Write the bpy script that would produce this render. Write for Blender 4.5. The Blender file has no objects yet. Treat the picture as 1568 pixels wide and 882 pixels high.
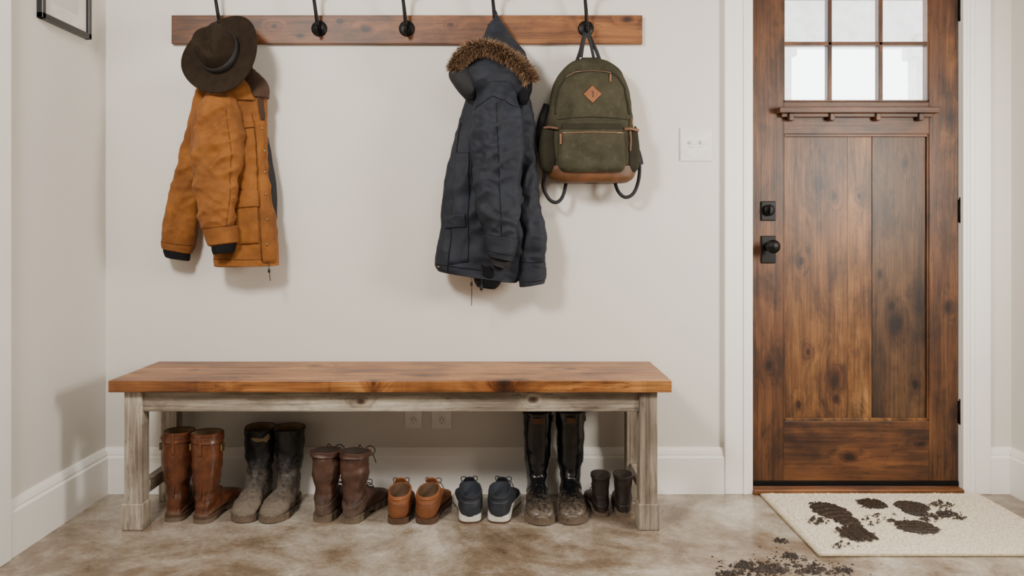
import bpy, bmesh, math, random
from mathutils import Vector, Matrix, noise
random.seed(7)
# ---------------------------------------------------------------- image pixel helpers (pixels projected to metres at a chosen depth)
F=1194.0; CX=772.0; CV=350.0; EYE=1.05; WY=3.1
def P(u,v,d): return Vector(((u-CX)/F*d, d, EYE-(v-CV)/F*d))
def lin(h):
    h=h.lstrip('#'); r=[]
    for i in (0,2,4):
        c=int(h[i:i+2],16)/255
        r.append(c/12.92 if c<=.04045 else ((c+.055)/1.055)**2.4)
    return (*r,1)
# ---------------------------------------------------------------- materials
def N(nt,t,**k):
    n=nt.nodes.new(t)
    for a,b in k.items(): setattr(n,a,b)
    return n
def new_mat(name):
    m=bpy.data.materials.new(name); m.use_nodes=True
    return m,m.node_tree,m.node_tree.nodes['Principled BSDF']
def ramp(nt,fac,stops):
    r=N(nt,'ShaderNodeValToRGB'); e=r.color_ramp.elements
    while len(e)<len(stops): e.new(.5)
    for i,(p,c) in enumerate(stops):
        e[i].position=p; e[i].color=c if len(c)==4 else (*c,1)
    nt.links.new(fac,r.inputs[0]); return r.outputs[0]
def noisen(nt,vec,scale,detail=4,rough=.55,dist=0):
    n=N(nt,'ShaderNodeTexNoise'); n.inputs['Scale'].default_value=scale
    n.inputs['Detail'].default_value=detail; n.inputs['Roughness'].default_value=rough
    n.inputs['Distortion'].default_value=dist
    if vec: nt.links.new(vec,n.inputs['Vector'])
    return n.outputs[0]
def mixc(nt,fac,a,b,mode='MIX'):
    m=N(nt,'ShaderNodeMix',data_type='RGBA',blend_type=mode)
    for s,i in ((fac,0),(a,6),(b,7)):
        if isinstance(s,(int,float)): m.inputs[i].default_value=s
        elif isinstance(s,tuple): m.inputs[i].default_value=s
        else: nt.links.new(s,m.inputs[i])
    return m.outputs[2]
def math_(nt,op,a,b=0.0):
    m=N(nt,'ShaderNodeMath',operation=op)
    for i,s in enumerate((a,b)):
        if isinstance(s,(int,float)): m.inputs[i].default_value=s
        else: nt.links.new(s,m.inputs[i])
    return m.outputs[0]
def bump(nt,b,h,strength,dist=.01):
    n=N(nt,'ShaderNodeBump'); n.inputs['Strength'].default_value=strength; n.inputs['Distance'].default_value=dist
    nt.links.new(h,n.inputs['Height']); nt.links.new(n.outputs[0],b.inputs['Normal'])
def objco(nt): return N(nt,'ShaderNodeTexCoord').outputs['Object']

def mat(name,c1,c2=None,rough=.6,metal=0,scale=12,bs=0,bscale=300,mud=0,spec=.5,sheen=0,coat=0,mudc='6f5f4e',var=(.35,.65),worn=None,wornf=.55):
    m,nt,b=new_mat(name); co=objco(nt)
    c1=lin(c1); c2=lin(c2) if c2 else tuple(x*.8 for x in c1[:3])+(1,)
    col=ramp(nt,noisen(nt,co,scale,6,.65),[(var[0],c2),(var[1],c1)])
    if worn: # lighter abraded streaks
        wn=ramp(nt,noisen(nt,co,55,7,.72),[(.55,(0,0,0)),(.72,(1,1,1))]); col=mixc(nt,math_(nt,'MULTIPLY',wn,wornf),col,lin(worn))
    b.inputs['Roughness'].default_value=rough; b.inputs['Metallic'].default_value=metal
    b.inputs['Specular IOR Level'].default_value=spec
    b.inputs['Sheen Weight'].default_value=sheen; b.inputs['Coat Weight'].default_value=coat
    if mud>0:
        s=N(nt,'ShaderNodeSeparateXYZ'); nt.links.new(co,s.inputs[0])
        nz=noisen(nt,co,70,8,.75)
        h=math_(nt,'MULTIPLY',s.outputs[2],1.0/mud)
        f=math_(nt,'SUBTRACT',math_(nt,'ADD',math_(nt,'MULTIPLY',nz,.75),.2),math_(nt,'MULTIPLY',h,.35))
        f2=ramp(nt,f,[(.26,(0,0,0)),(.50,(1,1,1))])
        col=mixc(nt,math_(nt,'MULTIPLY',f2,.8),col,lin(mudc))
        nt.links.new(math_(nt,'ADD',math_(nt,'MULTIPLY',f2,.5),rough),b.inputs['Roughness'])
    nt.links.new(col,b.inputs['Base Color'])
    if bs: bump(nt,b,noisen(nt,co,bscale,3,.6),bs,.004)
    return m

def wood(name,dark,mid,light,grain='x',cross='y',seed=0,rough=.45,knots=(),streak=.4,bstr=.25,blotch=.35,fine=110,crack=0):
    """knots: world (grain, cross, radius) positions in metres"""
    m,nt,b=new_mat(name); co=N(nt,'ShaderNodeNewGeometry').outputs['Position']
    s=N(nt,'ShaderNodeSeparateXYZ'); nt.links.new(co,s.inputs[0])
    ix={'x':0,'y':1,'z':2}; oth=[a for a in 'xyz' if a not in (grain,cross)][0]
    g0=s.outputs[ix[grain]]; c0=s.outputs[ix[cross]]; d=s.outputs[ix[oth]]
    g=math_(nt,'ADD',g0,seed*3.71); c=math_(nt,'ADD',c0,seed*1.37)
    def comb(a,b_,c_):
        n=N(nt,'ShaderNodeCombineXYZ')
        for i,q in enumerate((a,b_,c_)):
            if isinstance(q,(int,float)): n.inputs[i].default_value=q
            else: nt.links.new(q,n.inputs[i])
        return n.outputs[0]
    wob=noisen(nt,comb(g,c,d),28,3,.5)
    dist=None
    for kg,kc,kr in knots:
        a=math_(nt,'MULTIPLY',math_(nt,'SUBTRACT',g0,kg),.62/kr); q=math_(nt,'MULTIPLY',math_(nt,'SUBTRACT',c0,kc),1/kr)
        r=math_(nt,'POWER',math_(nt,'ADD',math_(nt,'MULTIPLY',a,a),math_(nt,'MULTIPLY',q,q)),.5)
        dist=r if dist is None else math_(nt,'MINIMUM',dist,r)
    if dist is not None:
        dist=math_(nt,'ADD',dist,math_(nt,'MULTIPLY',math_(nt,'SUBTRACT',wob,.5),1.1))
        dd=math_(nt,'MULTIPLY',dist,.1)
        fall=ramp(nt,dd,[(0,(1,1,1)),(.2,(.35,.35,.35)),(.5,(0,0,0))])
        depth=math_(nt,'ADD',math_(nt,'MULTIPLY',d,9),math_(nt,'MULTIPLY',fall,1.6))
    else: depth=math_(nt,'MULTIPLY',d,9)
    n1=noisen(nt,comb(math_(nt,'MULTIPLY',g,1.1),math_(nt,'MULTIPLY',c,11),depth),1.6,6,.62,.9)
    n0=noisen(nt,comb(math_(nt,'MULTIPLY',g,2.0),math_(nt,'MULTIPLY',c,3.2),d),1.6,4,.55,.4)
    n1=math_(nt,'ADD',math_(nt,'MULTIPLY',n1,.6),math_(nt,'MULTIPLY',n0,.4))
    col=ramp(nt,n1,[(.37,lin(dark)),(.5,lin(mid)),(.63,lin(light))])
    n2=noisen(nt,comb(math_(nt,'MULTIPLY',g,3),math_(nt,'MULTIPLY',c,fine),math_(nt,'MULTIPLY',d,fine)),1.2,4,.6)
    col=mixc(nt,1.0,col,ramp(nt,n2,[(.36,(1-streak,)*3),(.58,(1,1,1))]),'MULTIPLY')
    n3=noisen(nt,comb(math_(nt,'MULTIPLY',g,1.5),math_(nt,'MULTIPLY',c,2.6),seed*2.2),2.6,7,.68,.5)
    k=1-blotch; col=mixc(nt,1.0,col,ramp(nt,n3,[(.36,(k,k*.97,k*.94)),(.52,(1,1,1))]),'MULTIPLY')
    n4=noisen(nt,comb(math_(nt,'MULTIPLY',g,4),math_(nt,'MULTIPLY',c,16),seed*1.1),3.0,5,.7)
    col=mixc(nt,1.0,col,ramp(nt,n4,[(.30,(.5,.47,.45)),(.42,(1,1,1))]),'MULTIPLY')
    if crack:
        n5=noisen(nt,comb(math_(nt,'MULTIPLY',g,1.3),math_(nt,'MULTIPLY',c,34),math_(nt,'MULTIPLY',d,20)),1.5,5,.6,.3)
        n5=math_(nt,'ABSOLUTE',math_(nt,'SUBTRACT',n5,.5)); msk=noisen(nt,comb(math_(nt,'MULTIPLY',g,2.2),math_(nt,'MULTIPLY',c,6),seed),1.7,3,.5)
        cr_=math_(nt,'ADD',n5,ramp(nt,msk,[(.46,(.25,)*3),(.56,(0,0,0))]))
        col=mixc(nt,crack,col,ramp(nt,cr_,[(0,(.22,.16,.12)),(.022,(1,1,1))]),'MULTIPLY')
    if dist is not None:
        col=mixc(nt,1.0,col,ramp(nt,dd,[(.05,(.14,.10,.08)),(.10,(.38,.28,.22)),(.13,(.7,.62,.55)),(.26,(1,1,1))]),'MULTIPLY')
    nt.links.new(col,b.inputs['Base Color']); b.inputs['Roughness'].default_value=rough
    bump(nt,b,n2,bstr,.003)
    return m
def K3(u,v,d,r,ax): p=P(u,v,d); return (getattr(p,ax[0]),getattr(p,ax[1]),r)

M={}
M['wall']=mat('wall_paint','dcd7cf','d8d3cb',.75,scale=1.5,bs=.06,bscale=160,spec=.25)
M['wall2']=mat('far_wall_paint','7a7268','756d63',.85,scale=1.5,spec=.2)
M['trim']=mat('trim_paint','f4f1eb','f0ede7',.38,scale=3)
M['ceil']=mat('ceiling_paint','a39d94',None,.9)
M['benchtop']=wood('bench_top_wood','5d3216','98602f','bd8448','x','y',seed=2,rough=.4,streak=.42,blotch=.42,crack=.9,
    knots=[(-.29,2.79,.016),(0.0,2.70,.020),(.05,2.71,.012),(-.95,2.74,.012),(-.72,2.98,.014),(.25,2.92,.012),(-1.15,2.90,.010),(-.45,2.70,.009)])
M['rack']=wood('rack_wood','4a2a13','734421','8f5b2e','x','z',seed=5,rough=.5,streak=.38,blotch=.4,crack=.6,
    knots=[K3(u,v,3.08,r,'xz') for u,v,r in ((520,33,.009),(460,55,.007),(560,45,.012),(690,38,.009),(960,30,.009),(420,40,.007))])
M['gray_h']=wood('weathered_wood_h','6d5f50','9a8e7d','c2b8a6','x','z',seed=1,rough=.78,streak=.36,blotch=.36,crack=.6,knots=[(-.5,.445,.008),(.1,.45,.006)])
M['gray_v']=wood('weathered_wood_v','6d5f50','9a8e7d','c4baa9','z','x',seed=3,rough=.78,streak=.36,blotch=.36,crack=.5)
DY=3.115
dk=[K3(u,v,DY,r,'zx') for u,v,r in ((1254,284,.022),(1280,300,.010),(1374,496,.026),(1368,470,.011),(1280,583,.024),(1283,612,.010),(1318,300,.008),(1240,540,.008),(1455,180,.014),(1176,560,.012),(1452,470,.010),(1390,250,.010),(1225,620,.008),(1350,420,.008),(1404,590,.012),(1228,400,.009))]
for i in range(4):
    M['dv%d'%i]=wood('door_wood_v%d'%i,['3c210f','452811','371e0e','2e1e10'][i],['66401f','73491f','58351b','4c321d'][i],['855a30','93673a','734a28','614427'][i],'z','x',seed=7+i*2,rough=.5,knots=dk,streak=.4,blotch=.62,fine=90,crack=.5)
M['dh']=wood('door_wood_h','381e0f','5c371c','774b28','x','z',seed=17,rough=.5,streak=.4,blotch=.55,crack=.45,knots=[K3(1300,700,DY,.012,'xz'),K3(1410,680,DY,.009,'xz')])
M['black']=mat('black_iron','1b1a1a','121212',.42,metal=.7,bs=.15,bscale=500)
M['plastic']=mat('switch_plastic','f2f0ea',None,.35)
M['slot']=mat('dark_slot','8a8780',None,.5)
M['thr']=wood('threshold_wood','4f2d16','734522','8d5b30','x','y',seed=4)

# floor
m,nt,b=new_mat('polished_concrete'); co=objco(nt)
n1=noisen(nt,co,1.5,8,.66,.8); n2=noisen(nt,co,6,8,.72,.4); n3=noisen(nt,co,70,4,.65)
f=math_(nt,'ADD',math_(nt,'MULTIPLY',n1,.6),math_(nt,'MULTIPLY',n2,.4))
c=ramp(nt,f,[(.38,lin('5a4938')),(.46,lin('7e6d5b')),(.53,lin('9d9181')),(.62,lin('c0b7aa'))])
c=mixc(nt,1.0,c,ramp(nt,n3,[(.35,(.80,.79,.78)),(.6,(1,1,1))]),'MULTIPLY')
nt.links.new(c,b.inputs['Base Color'])
nt.links.new(ramp(nt,n2,[(.3,(.10,)*3),(.7,(.32,)*3)]),b.inputs['Roughness'])
bump(nt,b,n2,.05,.01); M['floor']=m

M['orange']=mat('ochre_canvas','8a5624','6d421c',.8,scale=7,bs=.3,bscale=420,sheen=.05,spec=.2,var=(.38,.6))
M['orange_d']=mat('ochre_canvas_seam','5c3514','522f10',.8,scale=30,spec=.2)
M['cord']=mat('brown_corduroy','422a1a','312013',.9,bs=.3)
M['blackfab']=mat('black_rib_knit','161618','0e0e10',.9,bs=.4,bscale=300,spec=.2)
M['navy']=mat('navy_canvas','191e2a','11151d',.68,scale=8,bs=.25,bscale=420,spec=.35)
M['navy_d']=mat('navy_seam','090b10',None,.8,spec=.2)
M['lining']=mat('dark_lining','141418',None,.8)
M['fur1']=mat('fur_brown','6e5138','523a26',.8); M['fur2']=mat('fur_tan','a98a6a','8a6b4c',.8); M['fur3']=mat('fur_dark','3a2a1f',None,.8)
M['olive']=mat('olive_canvas','423f31','353226',.88,scale=14,bs=.35,bscale=380,spec=.15,worn='5a5645')
M['olive_d']=mat('olive_canvas_dark','312e24','27251d',.88,bs=.35,bscale=380,spec=.15)
M['leather_tan']=mat('tan_leather','8a5128','70431e',.5,scale=20,bs=.15,bscale=200)
M['leather_pk']=mat('backpack_leather','653e20','4d3015',.55,scale=20,bs=.15)
M['copper']=mat('copper_zip','a08266',None,.4,metal=.8)
M['web']=mat('black_webbing','17171a',None,.75,bs=.3)
M['felt']=mat('dark_brown_felt','2c2219','231b13',.92,scale=30,bs=.25,bscale=500,spec=.15)
M['band']=mat('hat_band','15100d',None,.7)
M['steel']=mat('brass_metal','a08a60',None,.3,metal=.9)
M['boot_brown']=mat('brown_leather','65381f','412111',.38,scale=14,bs=.12,bscale=120,mud=.05,coat=.1,worn='7d5234',wornf=.35)
M['boot_lace']=mat('dark_brown_leather','4f3325','33211a',.5,scale=18,bs=.2,bscale=110,mud=.10,mudc='54453a',worn='6b4c38')
M['boot_blk']=mat('black_rubber_worn','23272a','16191c',.45,scale=15,bs=.1,bscale=60,mud=.19,mudc='75685a',worn='4f4d49',wornf=.4)
M['rain']=mat('black_rubber_gloss','131518','0c0e10',.22,scale=15,mud=.085,coat=.15)
M['tan']=mat('tan_suede','8c562d','733f1e',.75,scale=22,bs=.2,bscale=260,worn='9c6b40')
M['tan2']=mat('tan_suede_overlay','7a4622','66391a',.6,scale=22,bs=.2,bscale=260)
M['tan_in']=mat('tan_lining','5f4630',None,.8)
M['snk']=mat('navy_suede','1f2329','17191f',.8,scale=22,bs=.25,bscale=260)
M['snk2']=mat('navy_leather_overlay','2a2f37','20242b',.55,scale=22,bs=.2,bscale=260)
M['snk_in']=mat('sneaker_lining','30353e',None,.8)
M['white_r']=mat('white_rubber','e0dbd1','c0b8ab',.6,scale=40)
M['gum']=mat('brown_sole','573b28','3f2a1a',.7,scale=30)
M['sole']=mat('dark_sole','2b241e','1a1512',.8,scale=40,mud=.06)
M['small']=mat('espresso_leather','2a1f18','1d1511',.5,scale=20,bs=.15,mud=.025)
M['lace']=mat('cotton_lace','3a2f26',None,.85); M['lace_t']=mat('tan_lace','5a3a24',None,.85); M['lace_n']=mat('navy_lace','1f252e',None,.85)
M['inside']=mat('boot_lining','3c3128','2a221c',.9); M['inside_l']=mat('boot_lining_light','a08c70','7d6a50',.9)
M['mud']=mat('wet_mud','36261a','1c140d',.6,scale=70,bs=.6,bscale=180)
M['rug']=mat('cream_wool','e6dbc7','b5a68b',.95,scale=150,bs=1.0,bscale=260,spec=.1,var=(.32,.55))
M['rug_edge']=mat('rug_binding','c9bb9f','a89979',.95,scale=90,bs=.5)
M['frame']=mat('black_frame','141312',None,.35)
M['mat_w']=mat('picture_mount','e6e2da',None,.8)
M['ext']=mat('porch_white','f0f0ee',None,.6); M['ext2']=mat('porch_ceiling_paint','c9c6c0',None,.7)

# glass
m,nt,b=new_mat('pane_glass'); out=nt.nodes['Material Output']
t=N(nt,'ShaderNodeBsdfTransparent'); gl=N(nt,'ShaderNodeBsdfGlossy'); gl.inputs['Roughness'].default_value=.05
mx=N(nt,'ShaderNodeMixShader'); mx.inputs[0].default_value=.07
nt.links.new(t.outputs[0],mx.inputs[1]); nt.links.new(gl.outputs[0],mx.inputs[2]); nt.links.new(mx.outputs[0],out.inputs[0])
nt.nodes.remove(b); M['glass']=m
# picture art
m,nt,b=new_mat('landscape_print'); co=objco(nt); s=N(nt,'ShaderNodeSeparateXYZ'); nt.links.new(co,s.inputs[0])
nz=noisen(nt,co,9,6,.6); h=math_(nt,'ADD',math_(nt,'MULTIPLY',s.outputs[2],4.0),math_(nt,'MULTIPLY',nz,.5))
nt.links.new(ramp(nt,h,[(.1,lin('55565a')),(.25,lin('8d8f92')),(.4,lin('c9c8c4'))]),b.inputs['Base Color']); M['art']=m

# ---------------------------------------------------------------- mesh builder
def cr(p0,p1,p2,p3,t):
    return [0.5*((2*b)+(-a+c)*t+(2*a-5*b+4*c-d)*t*t+(-a+3*b-3*c+d)*t**3) for a,b,c,d in zip(p0,p1,p2,p3)]
def spl(rows,t):
    n=len(rows)-1; x=max(0,min(n-1e-6,t*n)); i=int(x)
    return cr(rows[max(i-1,0)],rows[i],rows[i+1],rows[min(i+2,n)],x-i)
def sgp(x,e): return math.copysign(abs(x)**e,x)

class B:
    def __init__(s): s.bm=bmesh.new(); s.mats=[]
    def mi(s,m):
        m=M[m]
        if m not in s.mats: s.mats.append(m)
        return s.mats.index(m)
    def box(s,x0,x1,y0,y1,z0,z1,m,bev=.002):
        k=s.mi(m); r=bmesh.ops.create_cube(s.bm,size=1); vs=r['verts']
        for v in vs: v.co=Vector((x0+(v.co.x+.5)*(x1-x0),y0+(v.co.y+.5)*(y1-y0),z0+(v.co.z+.5)*(z1-z0)))
        fs=set(f for v in vs for f in v.link_faces)
        for f in fs: f.material_index=k
        if bev:
            es=set(e for v in vs for e in v.link_edges)
            bmesh.ops.bevel(s.bm,geom=list(es),offset=bev,segments=2,profile=.5,affect='EDGES',material=-1)
        return vs
    def loft(s,rings,m,cap0=False,cap1=False,closed=True,smooth=True):
        k=s.mi(m); V=[[s.bm.verts.new(p) for p in r] for r in rings]; n=len(V[0])
        for i in range(len(V)-1):
            for j in range(n if closed else n-1):
                try:
                    f=s.bm.faces.new((V[i][j],V[i][(j+1)%n],V[i+1][(j+1)%n],V[i+1][j])); f.material_index=k; f.smooth=smooth
                except ValueError: pass
        for c,R in ((cap0,V[0]),(cap1,V[-1])):
            if c:
                f=s.bm.faces.new(R); f.material_index=k; f.smooth=False
        return V
    def tube(s,pts,r,m,n=10,flat=None,sub=5,hint=Vector((0,1,0)),taper=None):
        pts=[list(p) for p in pts]; K=(len(pts)-1)*sub; rings=[]
        for i in range(K+1):
            t=i/K; p=Vector(spl(pts,t)); q=Vector(spl(pts,min(1,t+.01)))-Vector(spl(pts,max(0,t-.01)))
            if q.length<1e-9: q=Vector((0,0,1))
            q.normalize(); a=q.cross(hint)
            if a.length<.05: a=q.cross(Vector((1,0,0)))
            a.normalize(); c=a.cross(q).normalized()
            rr=r*(1 if not taper else taper[0]+(taper[1]-taper[0])*t); r2=rr if flat is None else flat
            rings.append([p+a*rr*math.cos(6.28318*j/n)+c*r2*math.sin(6.28318*j/n) for j in range(n)])
        s.loft(rings,m,True,True)
    def lathe(s,c,axis,prof,m,n=28,cap=True):
        axis=Vector(axis).normalized(); a=axis.orthogonal().normalized(); b_=axis.cross(a); c=Vector(c)
        s.loft([[c+axis*h+(a*math.cos(6.28318*j/n)+b_*math.sin(6.28318*j/n))*max(r,1e-4) for j in range(n)] for r,h in prof],m,cap,cap)
    def ball(s,c,r,m): s.lathe(c,(0,0,1),[(r*math.sin(math.pi*i/8),-r*math.cos(math.pi*i/8)) for i in range(9)],m,12,False)
    def obj(s,name,parent=None,loc=None,rot=None,recalc=True):
        if recalc: bmesh.ops.recalc_face_normals(s.bm,faces=s.bm.faces)
        me=bpy.data.meshes.new(name); 
        if loc is None and parent is None and s.bm.verts:
            lo=[min(v.co[i] for v in s.bm.verts) for i in range(3)]; hi=[max(v.co[i] for v in s.bm.verts) for i in range(3)]
            off=Vector(((lo[0]+hi[0])/2,(lo[1]+hi[1])/2,lo[2])); 
            for v in s.bm.verts: v.co-=off
            loc=off
        s.bm.to_mesh(me); s.bm.free()
        for m in s.mats: me.materials.append(m)
        o=bpy.data.objects.new(name,me); bpy.context.collection.objects.link(o)
        if loc is not None: o.location=loc
        if rot: o.rotation_euler=rot
        return o

# ---------------------------------------------------------------- room shell
LX=-1.584; RX=2.016; FY=-1.6; CEIL=2.65
def simple(name,*boxes):
    b=B()
    for q in boxes: b.box(*q)
    return b.obj(name)
simple('floor',(LX-.15,RX+.15,FY-.15,WY+.02,-.1,0,'floor',0))
simple('ceiling',(LX-.15,RX+.15,FY-.15,WY+.15,CEIL,CEIL+.1,'ceil',0))
DX0,DX1,DT=.974,1.827,2.17
simple('wall_back',(LX-.15,DX0,WY,WY+.14,-.1,CEIL,'wall',0),(DX0,DX1,WY,WY+.14,DT,CEIL,'wall',0),(DX1,RX+.15,WY,WY+.14,-.1,CEIL,'wall',0),(DX0,DX1,WY+.02,WY+.14,-.1,0,'wall',0))
simple('wall_left',(LX-.15,LX,FY,WY,0,CEIL,'wall',0))
simple('wall_right',(RX,RX+.15,FY,WY,0,CEIL,'wall',0))
simple('wall_front',(LX-.15,RX+.15,FY-.15,FY,0,CEIL,'wall2',0))
prof=[(0,0),(.017,0),(.017,.142),(.0125,.150),(.0125,.158),(.009,.170),(.004,.182),(0,.182)]
def baseboard(name,p0,p1,nrm):
    b=B(); p0=Vector(p0);p1=Vector(p1);nrm=Vector(nrm)
    b.loft([[p+nrm*(o+.0005)+Vector((0,0,z)) for o,z in prof] for p in (p0,p1)],'trim',True,True,True,False); return b.obj(name)
baseboard('baseboard_back',(LX,WY,0),(.872,WY,0),(0,-1,0))
baseboard('baseboard_back_right',(1.922,WY,0),(RX,WY,0),(0,-1,0))
baseboard('baseboard_left',(LX,2.47,0),(LX,WY-.018,0),(1,0,0))
baseboard('baseboard_right',(RX,FY,0),(RX,WY-.018,0),(-1,0,0))
# casings
simple('trim_1',(.872,DX0,WY-.022,WY,0,DT+.1,'trim',.003),(DX0-.03,DX0-.01,WY-.027,WY-.02,0,DT,'trim',.003),(DX0-.004,DX0+.009,WY-.018,WY+.13,0,DT,'trim',.001))
simple('trim_2',(DX1,1.922,WY-.022,WY,0,DT+.1,'trim',.003),(DX1+.01,DX1+.03,WY-.027,WY-.02,0,DT,'trim',.003),(DX1-.012,DX1+.004,WY-.018,WY+.13,0,DT,'trim',.001))
simple('trim_3',(.872,1.922,WY-.024,WY,DT,DT+.11,'trim',.003))
simple('trim_4',(LX,LX+.024,2.36,2.47,0,2.2,'trim',.003))

# ---------------------------------------------------------------- door
b=B(); dy=WY+.014; X=lambda u,d=dy:(u-CX)/F*d; Z=lambda v,d=dy:EYE-(v-CV)/F*d
dl,dr=.985,1.813; zt=2.15; zb=.042
sx0,sx1=X(1200),X(1423); T=.045
b.box(dl,sx0,dy,dy+T,zb,zt,'dv2',.002); b.box(sx1,dr,dy,dy+T,zb,zt,'dv2',.002)
b.box(sx0,sx1,dy+.001,dy+T,zb,Z(645),'dh',.002)
b.box(sx0,sx1,dy+.001,dy+T,Z(205),Z(156),'dh',.002)
gz0,gz1=Z(155),Z(-24)
b.box(sx0,sx1,dy+.001,dy+T,gz1,zt,'dh',.002)
# boards: two wide panels, each edge-glued from two boards
e=[sx0,X(1300),X(1338),sx1]
for i in range(3): b.box(e[i]+(.0000 if i!=2 else .0009),e[i+1]-(.0000 if i!=1 else .0009),dy+.016,dy+.034,Z(645),Z(205),'dv%d'%[0,1,3][i],.0004 if i==0 else .0012)
for q in ((sx0,sx0+.007,Z(645),Z(205)),(sx1-.007,sx1,Z(645),Z(205))): b.box(q[0],q[1],dy+.004,dy+.02,q[2],q[3],'dv2',.002)
b.box(sx0,sx1,dy+.004,dy+.02,Z(645),Z(641),'dv1',.001); b.box(sx0,sx1,dy+.004,dy+.02,Z(209),Z(205),'dh',.001)
b.box(X(1194,3.07),X(1440,3.07),dy-.045,dy,Z(173,3.08),Z(164,3.08),'dh',.003)
b.box(X(1200,3.07),X(1434,3.07),dy-.022,dy,Z(179,3.09),Z(173,3.09),'dh',.003)
for u in (1208,1270,1340,1405): b.box(X(u)-.010,X(u)+.010,dy-.032,dy,Z(186),Z(175),'dh',.003)
for u in (1272,1350): b.box(X(u)-.009,X(u)+.009,dy+.006,dy+.04,gz0,gz1,'dv2',.003)
b.box(sx0,sx1,dy+.006,dy+.04,Z(69),Z(63),'dh',.003)
for q in ((sx0,sx0+.006),(sx1-.006,sx1)): b.box(q[0],q[1],dy+.004,dy+.04,gz0,gz1,'dv2',.001)
b.box(sx0,sx1,dy+.004,dy+.04,gz0,gz0+.006,'dh',.001)
b.box(sx0,sx1,dy+.021,dy+.025,gz0,gz1,'glass',0)
b.box(dl,dr,dy-.004,dy+.03,.024,zb,'black',.001)
cx=X(1176)
for v0,v1 in ((338,308),(403,361)):
    b.box(cx-.029,cx+.029,dy-.007,dy,Z(v0),Z(v1),'black',.003)
zc=Z(322); b.lathe((cx,dy-.006,zc),(0,-1,0),[(.022,0),(.022,.012),(.019,.016),(0,.017)],'black'); b.box(cx-.004,cx+.004,dy-.036,dy-.02,zc-.016,zc+.016,'black',.002)
zc=Z(377); b.lathe((cx,dy-.006,zc),(0,-1,0),[(.018,0),(.016,.01),(.009,.016),(.009,.035),(.02,.042),(.027,.052),(.026,.062),(.016,.071),(0,.073)],'black')
for v in (15,323,631):
    z=Z(v); b.lathe((dr+.005,dy-.008,z-.048),(0,0,1),[(.006,0),(.006,.096)],'black',12); b.box(dr-.001,dr+.012,dy-.004,dy+.002,z-.045,z+.045,'black',.001)
    b.ball((dr+.005,dy-.008,z+.05),.006,'black')
for v in (325,382): b.box(dl-.003,dl+.006,dy-.003,dy+.01,Z(v)-.03,Z(v)+.03,'black',.001)
b.obj('door_1')
simple('door_threshold',(DX0+.01,DX1-.013,WY-.03,WY+.12,0,.022,'thr',.005))

# ---------------------------------------------------------------- porch seen through the door glass
simple('porch_floor',(-1.5,5,WY+.2,8,-.12,-.02,'ext2',0))
b=B()
b.box(.3,5,WY+.25,6.2,2.78,2.86,'ext2',0)
for i in range(12): b.box(.3,5,WY+.4+i*.22,WY+.41+i*.22,2.77,2.78,'ext',0)
b.box(.3,5,5.9,6.1,2.45,2.78,'ext',.01)
for x in (2.0,3.1): b.box(x,x+.16,5.85,6.0,-.02,2.5,'ext',.01); b.box(x-.03,x+.19,5.82,6.03,2.34,2.45,'ext',.01)
b.obj('porch_roof')

# ---------------------------------------------------------------- bench
b=B()
tx0,tx1,ty0,ty1=-1.367,.579,2.69,3.083
nb=3
for i in range(nb):
    a=ty0+(ty1-ty0)*i/nb; c=ty0+(ty1-ty0)*(i+1)/nb
    b.box(tx0+[0,.002,.001][i],tx1-[0,.001,.002][i],a+.0004,c-.0004,.484,.525,'benchtop',.003)
for x0 in (-1.324,.472):
    for y0 in (2.715,3.005):
        b.box(x0,x0+.062,y0,y0+.06,.09,.484,'gray_v',.003)
        b.box(x0-.006,x0+.068,y0-.006,y0+.066,.0,.092,'gray_v',.004)
    b.box(x0+.012,x0+.05,2.77,3.01,.41,.484,'gray_h',.002)
    b.box(x0+.015,x0+.047,2.77,3.01,.10,.145,'gray_h',.002)
b.box(-1.262,.472,2.727,2.750,.410,.484,'gray_h',.002)
b.box(-1.262,.472,3.03,3.052,.410,.484,'gray_h',.002)
b.obj('wooden_bench')

# ---------------------------------------------------------------- coat rack
b=B(); ry=WY-.022
b.box((262-CX)/388,(984-CX)/388,ry,WY-.0005,EYE-(67-CV)/388,EYE-(23-CV)/388,'rack',.003)
HU=(341,489,623,758,897)
for u in HU:
    c=P(u,44,ry); x,z=c.x,c.z
    b.lathe((x,ry,z),(0,-1,0),[(.031,0),(.031,.004),(.026,.008),(.014,.010),(.0,.012)],'black')
    b.tube([(x,ry-.006,z-.004),(x,ry-.03,z+.012),(x-.003,ry-.045,z+.05),(x-.008,ry-.055,z+.10),(x-.010,ry-.08,z+.135),(x-.010,ry-.11,z+.15)],.0064,'black',taper=(1.3,.9))
    b.ball((x-.010,ry-.112,z+.152),.011,'black')
    b.tube([(x,ry-.006,z-.006),(x,ry-.02,z-.022),(x,ry-.04,z-.03),(x,ry-.055,z-.018),(x,ry-.058,z-.002)],.0058,'black')
    b.ball((x,ry-.058,z+.002),.009,'black')
    for dz in (.019,-.021): b.ball((x+.0,ry-.009,z+dz),.0035,'steel')
b.obj('coat_rack')

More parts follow.
